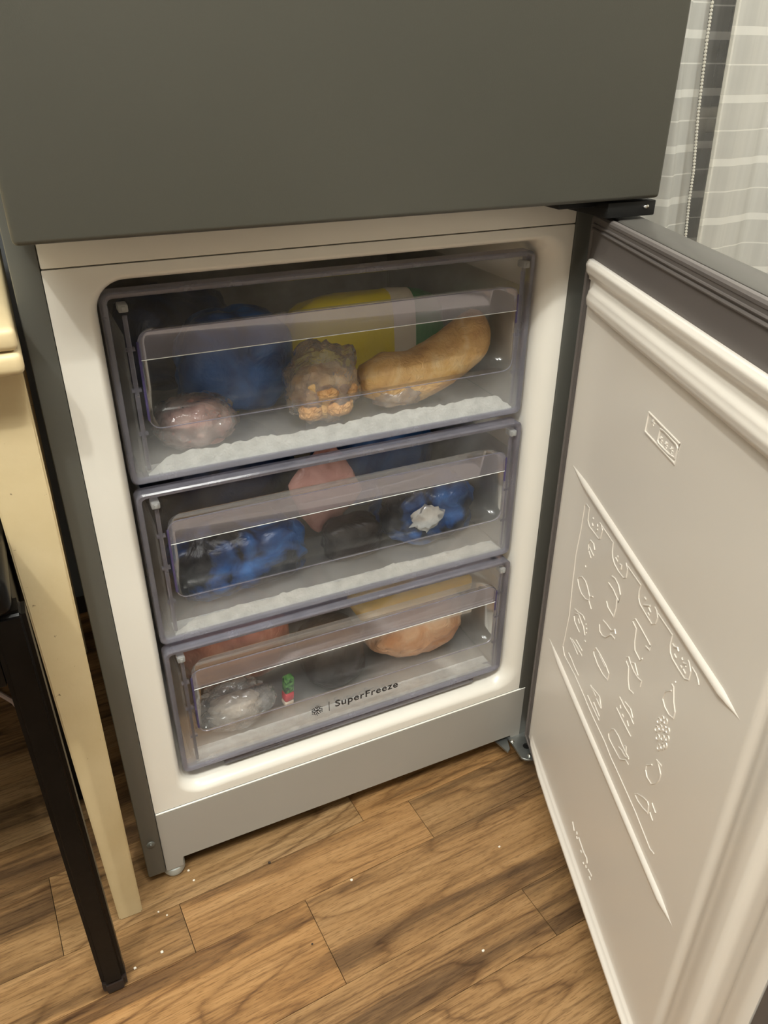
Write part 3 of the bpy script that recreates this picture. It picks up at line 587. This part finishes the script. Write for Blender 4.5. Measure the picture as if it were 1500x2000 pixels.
def bar2(a, b, w=0.0005):
    a, b = Vector((a[0], 0, a[1])), Vector((b[0], 0, b[1])); t = (b - a).normalized(); n = Vector((-t.z, 0, t.x)) * w
    prism(bm, [((a + n).x, (a + n).z), ((b + n).x, (b + n).z), ((b - n).x, (b - n).z), ((a - n).x, (a - n).z)], -0.0006, -0.0003, XZ)
for i in range(6):
    a = math.radians(30 + 60 * i); u = (math.cos(a), math.sin(a)); w = (-u[1], u[0])
    bar2((cx, cz), (cx + u[0] * R * .55, cz + u[1] * R * .55))
    p = (cx + u[0] * R * .45, cz + u[1] * R * .45)
    for sg in (-1, 1): bar2(p, (p[0] + u[0] * R * .45 + w[0] * R * .34 * sg, p[1] + u[1] * R * .45 + w[1] * R * .34 * sg))
    bar2((cx + u[0] * R * .92, cz + u[1] * R * .92), (cx + u[0] * R * 1.08, cz + u[1] * R * 1.08))
obj('snowflake', bm, 'ink', d_low)['label'] = 'dark printed snowflake'
bm = bmesh.new(); bar2((0.2553, 0.0245), (0.2553, 0.0405), 0.00035); obj('divider_line', bm, 'ink', d_low)

# ---------------------------------------------------------------- frozen food
def food(name, label, cat, loc, bm, mat, rot=(0, 0, 0), group=None):
    o = obj(name, bm, mat, smooth=70); o.location = loc; o.rotation_euler = tuple(math.radians(a) for a in rot)
    tag(o, label, cat, 'frozen food in the %s drawer' % ('top' if loc[2] > 0.56 else 'middle' if loc[2] > 0.36 else 'lowest')); return o
def film(parent, sx, sy, sz, seed, dz=0.0, flat=0.8, amp=0.2, ridge=0.1, mat='clear_film', name='clear_wrap'):
    o = obj(name, lump(sx, sy, sz, 2.2, amp, 2.6, seed, 4, flat, ridge), mat, parent, smooth=70); o.location = (0, 0, dz); return o
# top drawer (floor at 0.5705)
f = food('meat_pack', 'pale pink meat in clear film at the front left of the top drawer', 'meat pack', (0.143, 0.093, 0.5935), lump(0.036, 0.028, 0.026, 2.5, 0.14, 1.8, 1), 'meat')
film(f, 0.042, 0.032, 0.028, 2, 0.001, 0.75)
f = food('blue_food_bag', 'bright blue frozen food bag in the left half of the top drawer', 'food bag', (0.210, 0.168, 0.630), lump(0.064, 0.032, 0.062, 2.6, 0.14, 1.7, 3, 4, 0.86, 0.07), 'blue_bag', (0, 8, 0))
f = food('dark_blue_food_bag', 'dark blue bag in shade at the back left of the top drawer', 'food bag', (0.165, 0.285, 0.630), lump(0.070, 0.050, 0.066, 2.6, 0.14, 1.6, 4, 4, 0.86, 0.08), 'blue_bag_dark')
f = food('vegetable_bag', 'yellow, white and green striped bag at the back of the top drawer', 'food bag', (0.400, 0.215, 0.6255), lump(0.108, 0.030, 0.054, 3.6, 0.05, 1.4, 5, 4, 0.84, 0.03), 'veg_bag', (-6, 0, 0))
f = food('breaded_food_bag', 'clear bag of orange breaded pieces in the middle of the top drawer', 'food bag', (0.292, 0.094, 0.6050), lump(0.034, 0.025, 0.031, 2.2, 0.2, 2.6, 6, 4, 0.9, 0.14), 'orange_food')
film(f, 0.039, 0.028, 0.044, 7, 0.011, 0.97, 0.22, 0.14)
rng = random.Random(5)
for i, (x, y, z) in enumerate(((-0.022, -0.020, -0.014), (0.010, -0.026, -0.012), (-0.004, -0.024, 0.006), (0.022, -0.016, 0.004))):
    o = obj('breaded_piece', lump(0.014, 0.009, 0.010, 2.4, 0.15, 2.5, 20 + i, 3), 'nugget', f, smooth=70); o.location = (x, y, z)
# the long curved orange bag
bm = bmesh.new(); nseg, sides = 36, 28; rings = []
for i in range(nseg + 1):
    t = i / nseg; x = -0.083 + 0.170 * t; z = 0.002 + 0.046 * max(0.0, t - 0.40) ** 1.5 * 2.3 - 0.004 * math.sin(t * 3.1) - 0.001
    rr = 0.0315 * min(1.0, 0.55 + t * 2.2) * (1.0 if t < 0.86 else max(0.02, 1 - ((t - 0.86) / 0.14) ** 2) ** .5)
    if i == 0: rr *= 0.4
    ring = []
    for k in range(sides):
        a = 2 * math.pi * k / sides; w = 1 + 0.07 * noise.noise((t * 6, math.cos(a) * 1.5, math.sin(a) * 1.5)) + 0.03 * noise.noise((t * 22, math.cos(a) * 4, math.sin(a) * 4))
        ring.append(bm.verts.new((x - math.sin(a) * rr * w * 0.25 * t, math.cos(a) * rr * w * 0.95, z + math.sin(a) * rr * w)))
    rings.append(ring)
for a, b in zip(rings, rings[1:]):
    for k in range(sides): bm.faces.new((a[k], a[(k + 1) % sides], b[(k + 1) % sides], b[k]))
bm.faces.new(rings[0][::-1]); bm.faces.new(rings[-1])
f = food('orange_food_bag', 'long curved pale orange bag at the right of the top drawer', 'food bag', (0.423, 0.098, 0.6080), bm, 'orange_food')
film(f, 0.032, 0.024, 0.020, 9, -0.013, 0.72, 0.2, 0.10).location = (-0.036, -0.006, -0.015)
# middle drawer (floor at 0.371)
f = food('blue_food_bag', 'blue bag with dark print filling the left of the middle drawer', 'food bag', (0.176, 0.100, 0.4130), lump(0.077, 0.040, 0.046, 2.8, 0.16, 1.9, 11, 4, 0.86, 0.12), 'blue_bag_blotched', (0, 0, 0))
f = food('pink_food_bag', 'pink bag with a pointed corner in the middle of the middle drawer', 'food bag', (0.308, 0.142, 0.452), lump(0.050, 0.016, 0.060, 1.3, 0.10, 1.6, 12, 4, 2.0, 0.05), 'pink_bag', (-14, 16, 0))
f = food('blue_food_bag', 'blue bag showing silver foil at the right of the middle drawer', 'food bag', (0.438, 0.112, 0.4140), lump(0.060, 0.044, 0.045, 2.8, 0.18, 2.0, 13, 4, 0.86, 0.14), 'blue_bag_blotched', (0, 0, -6))
o = obj('foil_corner', lump(0.020, 0.006, 0.018, 1.5, 0.35, 2.4, 14, 3, 2.0, 0.25), 'silver_foil', f, smooth=60); o.location = (-0.014, -0.050, 0.008); o['label'] = 'crumpled silver foil corner'
f = food('brown_food_pack', 'dark brown pack between the blue bags of the middle drawer', 'food pack', (0.326, 0.100, 0.3960), lump(0.036, 0.022, 0.028, 3.6, 0.12, 1.8, 15, 4, 0.85, 0.06), 'brown_bag')
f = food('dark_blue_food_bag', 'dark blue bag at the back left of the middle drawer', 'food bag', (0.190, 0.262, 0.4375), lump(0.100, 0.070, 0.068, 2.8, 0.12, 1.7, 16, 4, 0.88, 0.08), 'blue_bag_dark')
f = food('dark_blue_food_bag', 'dark blue bag at the back right of the middle drawer', 'food bag', (0.425, 0.262, 0.436), lump(0.080, 0.070, 0.072, 2.8, 0.12, 1.7, 17, 4, 0.88, 0.08), 'blue_bag')
# lowest drawer (floor at 0.173)
f = food('red_meat_pack', 'reddish meat piled at the left of the lowest drawer', 'meat pack', (0.166, 0.150, 0.2415), lump(0.068, 0.040, 0.065, 2.6, 0.16, 1.8, 18, 4, 0.87, 0.10), 'red_meat', (0, -12, 0))
f = food('clear_food_bag', 'crumpled clear bag at the front left of the lowest drawer', 'food bag', (0.143, 0.064, 0.1995), lump(0.032, 0.016, 0.017, 2.4, 0.2, 2.2, 19, 4, 0.95, 0.14), 'label_white')
film(f, 0.046, 0.024, 0.031, 20, 0.006, 0.95, 0.22, 0.16)
f = food('small_food_pack', 'small green and red printed pack beside the crumpled clear bag', 'food pack', (0.2165, 0.066, 0.201), B(-0.007, 0.007, -0.006, 0.006, -0.002, 0.026, bev=0.003), 'green_print', (8, 0, 12))
obj('pack_base', B(-0.0072, 0.0072, -0.0062, 0.0062, -0.018, -0.002, bev=0.003), 'red_print', f)
obj('pack_label', B(-0.0068, 0.0068, -0.0060, 0.0060, -0.027, -0.018, bev=0.002), 'label_white', f)
f = food('peach_food_bag', 'rounded peach coloured bag at the right of the lowest drawer', 'food bag', (0.428, 0.106, 0.2210), lump(0.073, 0.046, 0.050, 2.0, 0.10, 1.6, 21, 4, 0.88, 0.08), 'peach_bag', (0, -6, 0))
f = food('yellow_food_pack', 'flat yellow pack lying on the peach bag in the lowest drawer', 'food pack', (0.412, 0.092, 0.2900), B(-0.089, 0.089, -0.026, 0.026, -0.012, 0.012, bev=0.007, seg=3), 'yellow_pack', (0, 0, 2))
f = food('brown_food_pack', 'dark brown lump behind the snowflake print of the lowest drawer', 'food pack', (0.294, 0.104, 0.2130), lump(0.043, 0.046, 0.042, 3.0, 0.10, 1.6, 22, 4, 0.88, 0.05), 'brown_bag')  # dark lump put in to fill the middle of the drawer

# ---------------------------------------------------------------- table, chair, cable at the left
tb = thing('kitchen_table', 'cream painted table with a thick moulded top beside the fridge', 'table', (-0.036, -0.052, 0))
tb.location = (0, 0, 0)
bm = B(-1.15, -0.0115, -0.0650, 0.60, 0.7420, 0.7600, bev=0.005, seg=3)
obj('table_top', bm, 'cream', tb)
bm = B(-1.152, -0.0105, -0.0660, 0.60, 0.7225, 0.7412, bev=0.006, seg=3)
obj('top_moulding', bm, 'cream', tb)
bm = bmesh.new()
box(bm, -1.05, -0.056, -0.026, -0.006, 0.605, 0.722, bev=0.002); box(bm, -1.05, -0.056, 0.53, 0.55, 0.605, 0.722, bev=0.002)
box(bm, -0.045, -0.025, 0.012, 0.52, 0.605, 0.722, bev=0.002); box(bm, -1.1, -1.08, 0.012, 0.52, 0.605, 0.722, bev=0.002)
obj('apron', bm, 'cream', tb)
for lx, ly in ((-0.036, -0.030), (-1.09, -0.030), (-0.036, 0.52), (-1.09, 0.52)):
    bm = bmesh.new()
    def ring(w, z, sh=0.0): return [Vector((lx + sx * w / 2, ly + w / 2 + sy * w / 2, z)) for sx, sy in ((-1, -1), (1, -1), (1, 1), (-1, 1))]
    loft(bm, [ring(0.0285, 0.0), ring(0.0445, 0.60), ring(0.0455, 0.722)], True, True)
    bmesh.ops.bevel(bm, geom=[e for e in bm.edges], offset=0.0016, segments=2, affect='EDGES')
    obj('leg', bm, 'cream', tb)
ch = thing('stool', 'black wooden stool pushed under the cream table', 'stool', (0, 0, 0))
def leg(x0, y0, zb=0.0):
    bm = bmesh.new()
    def ring(w, z): return [Vector((x0 + sx * w / 2, y0 + w / 2 + sy * w / 2, z)) for sx, sy in ((-1, -1), (1, -1), (1, 1), (-1, 1))]
    loft(bm, [ring(0.0265, zb), ring(0.0285, 0.545)], True, True)
    bmesh.ops.bevel(bm, geom=list(bm.edges), offset=0.005, segments=3, affect='EDGES')
    return obj('leg', bm, 'dark_wood', ch)
rl = leg(-0.0665, -0.1185, 0.018); leg(-0.365, -0.1185); leg(-0.0665, 0.18); leg(-0.365, 0.18)
bm = bmesh.new(); bmx = [[Vector((-0.0665 + sx * w / 2, -0.1185 + 0.01325 + sy * w / 2, z)) for sx, sy in ((-1, -1), (1, -1), (1, 1), (-1, 1))] for w, z in ((0.019, 0.0), (0.0255, 0.0035), (0.0268, 0.010), (0.0268, 0.0185))]; loft(bm, bmx, True, True); bmesh.ops.bevel(bm, geom=[e for e in bm.edges if abs(e.verts[0].co.z - e.verts[1].co.z) > 0.001], offset=0.004, segments=3, affect='EDGES'); obj('worn_tip', bm, 'worn_wood', rl)['label'] = 'worn brown tip of the black leg'
obj('seat', B(-0.385, -0.0600, -0.124, 0.215, 0.545, 0.580, bev=0.010, seg=4), 'dark_wood', ch)
bm = bmesh.new()
for q in ((-0.35, -0.081, -0.113, -0.095, 0.47, 0.545), (-0.35, -0.081, 0.186, 0.203, 0.47, 0.545), (-0.077, -0.061, -0.088, 0.18, 0.47, 0.545), (-0.374, -0.358, -0.088, 0.18, 0.47, 0.545)): box(bm, *q, bev=0.002)
obj('seat_rail', bm, 'dark_wood', ch)
bm = bmesh.new(); tube(bm, [(-0.46, 0.62, 0.0045), (-0.34, 0.60, 0.0045), (-0.24, 0.545, 0.0045), (-0.185, 0.49, 0.0045), (-0.150, 0.437, 0.0045), (-0.140, 0.412, 0.0045)], 0.0042, 8)
tag(obj('cable', bm, 'cable'), 'pale cable lying on the dark floor under the table', 'cable')

# ---------------------------------------------------------------- curtains by the window
def curtain(name, label, mat, edge, x_far, y, amp, freq, ph, top=2.2, bottom=0.06, bead=False, flip=1):
    """edge: (z, x) points of the free side hem"""
    bm = bmesh.new(); nz, nx = 70, 150; g = []
    edge = sorted(edge)
    def ex(z):
        if z <= edge[0][0]: return edge[0][1]
        for (a, fa), (b, fb) in zip(edge, edge[1:]):
            if z <= b: return fa + (fb - fa) * (z - a) / (b - a)
        return edge[-1][1]
    for j in range(nz + 1):
        z = bottom + (top - bottom) * j / nz; row = []
        for i in range(nx + 1):
            t = i / nx; x = ex(z) + (x_far - ex(z)) * t
            f = amp * (math.sin(freq * t * 6.283 + ph + 0.6 * math.sin(z * 2.3)) + 0.4 * math.sin(freq * 2.1 * t * 6.283 + 1.3 + z))
            f *= min(1.0, 0.25 + t * 6)
            row.append(bm.verts.new((x, y + f, z)))
        g.append(row)
    for j in range(nz):
        for i in range(nx): bm.faces.new((g[j][i], g[j][i + 1], g[j + 1][i + 1], g[j + 1][i]))
    c = obj(name, bm, mat, smooth=80); tag(c, label, 'curtain', 'sheer curtains at the window')
    bm = bmesh.new(); zz = [bottom + (top - bottom) * j / nz for j in range(nz + 1)]
    if bead:
        for k in range(int((top - bottom) / 0.006)):
            z = bottom + 0.006 * k
            if not 0.4 < z < 1.3: continue
            t = bmesh.new(); bmesh.ops.create_icosphere(t, subdivisions=1, radius=0.0034); bmesh.ops.translate(t, vec=Vector((ex(z), y, z)), verts=t.verts); join(bm, t)
        o = obj('beaded_hem', bm, 'bead', c); o['kind'] = 'stuff'; o['label'] = 'white beaded trim on the free edge'
    else:
        tube(bm, [(ex(z) + 0.004, y, z) for z in zz], 0.0045, 6); obj('hem', bm, mat, c)
    return c
curtain('sheer_curtain', 'narrow gathered sheer curtain with beaded edge beside the fridge', 'sheer_left', [(0.2, 1.37), (0.606, 1.321), (0.685, 1.311), (0.741, 1.308), (0.846, 1.292), (0.968, 1.280), (1.036, 1.276), (2.2, 1.20)], 0.72, 0.60, 0.016, 5, 0.5, bead=True)
curtain('sheer_curtain', 'wide white striped sheer curtain at the right edge', 'sheer', [(0.2, 1.335), (0.608, 1.304), (0.773, 1.297), (0.861, 1.292), (1.034, 1.286), (2.2, 1.25)], 2.15, 0.55, 0.012, 5, 2.2)
curtain('sheer_curtain', 'thin dark looking sheer layer against the window, seen between the curtains', 'sheer_rear', [(0.1, 0.85), (2.2, 0.85)], 2.15, 0.655, 0.006, 6, 1.0)

# ---------------------------------------------------------------- crumbs on the floor
for x, y, r, m, lab in ((0.044, 0.003, 0.0016, 'crumb', 'white crumb right beside the front foot of the fridge'), (0.047, -0.014, 0.0014, 'crumb', 'white crumb just in front of the fridge foot'),
    (-0.004, -0.039, 0.0012, 'crumb', 'tiny white crumb right of the cream table leg'), (0.005, -0.048, 0.0012, 'crumb', 'tiny white crumb further right of the cream table leg'),
    (-0.043, -0.099, 0.0016, 'crumb', 'white crumb close to the black chair leg'), (-0.010, -0.093, 0.0018, 'crumb', 'white crumb between the chair leg and the plank joint'),
    (0.235, -0.101, 0.0018, 'crumb', 'white crumb on the floor in front of the plinth middle'), (0.343, -0.255, 0.0017, 'crumb', 'white crumb nearest the bottom of the photo'),
    (0.439, -0.140, 0.0016, 'crumb', 'white crumb near the open freezer door'), (0.145, -0.031, 0.0019, 'dark_crumb', 'dark crumb in front of the plinth'), (0.158, -0.160, 0.0013, 'dark_crumb', 'dark crumb left of the long plank joint')):
    bm = lump(r, r * .8, r * .8, 2.2, 0.3, 2.0, r * 1000 + x * 9, 2, 0.9, 0.1)
    o = obj('crumb', bm, m, loc=(x, y, r * 0.78)); tag(o, lab, 'crumb', 'crumbs scattered on the floor')
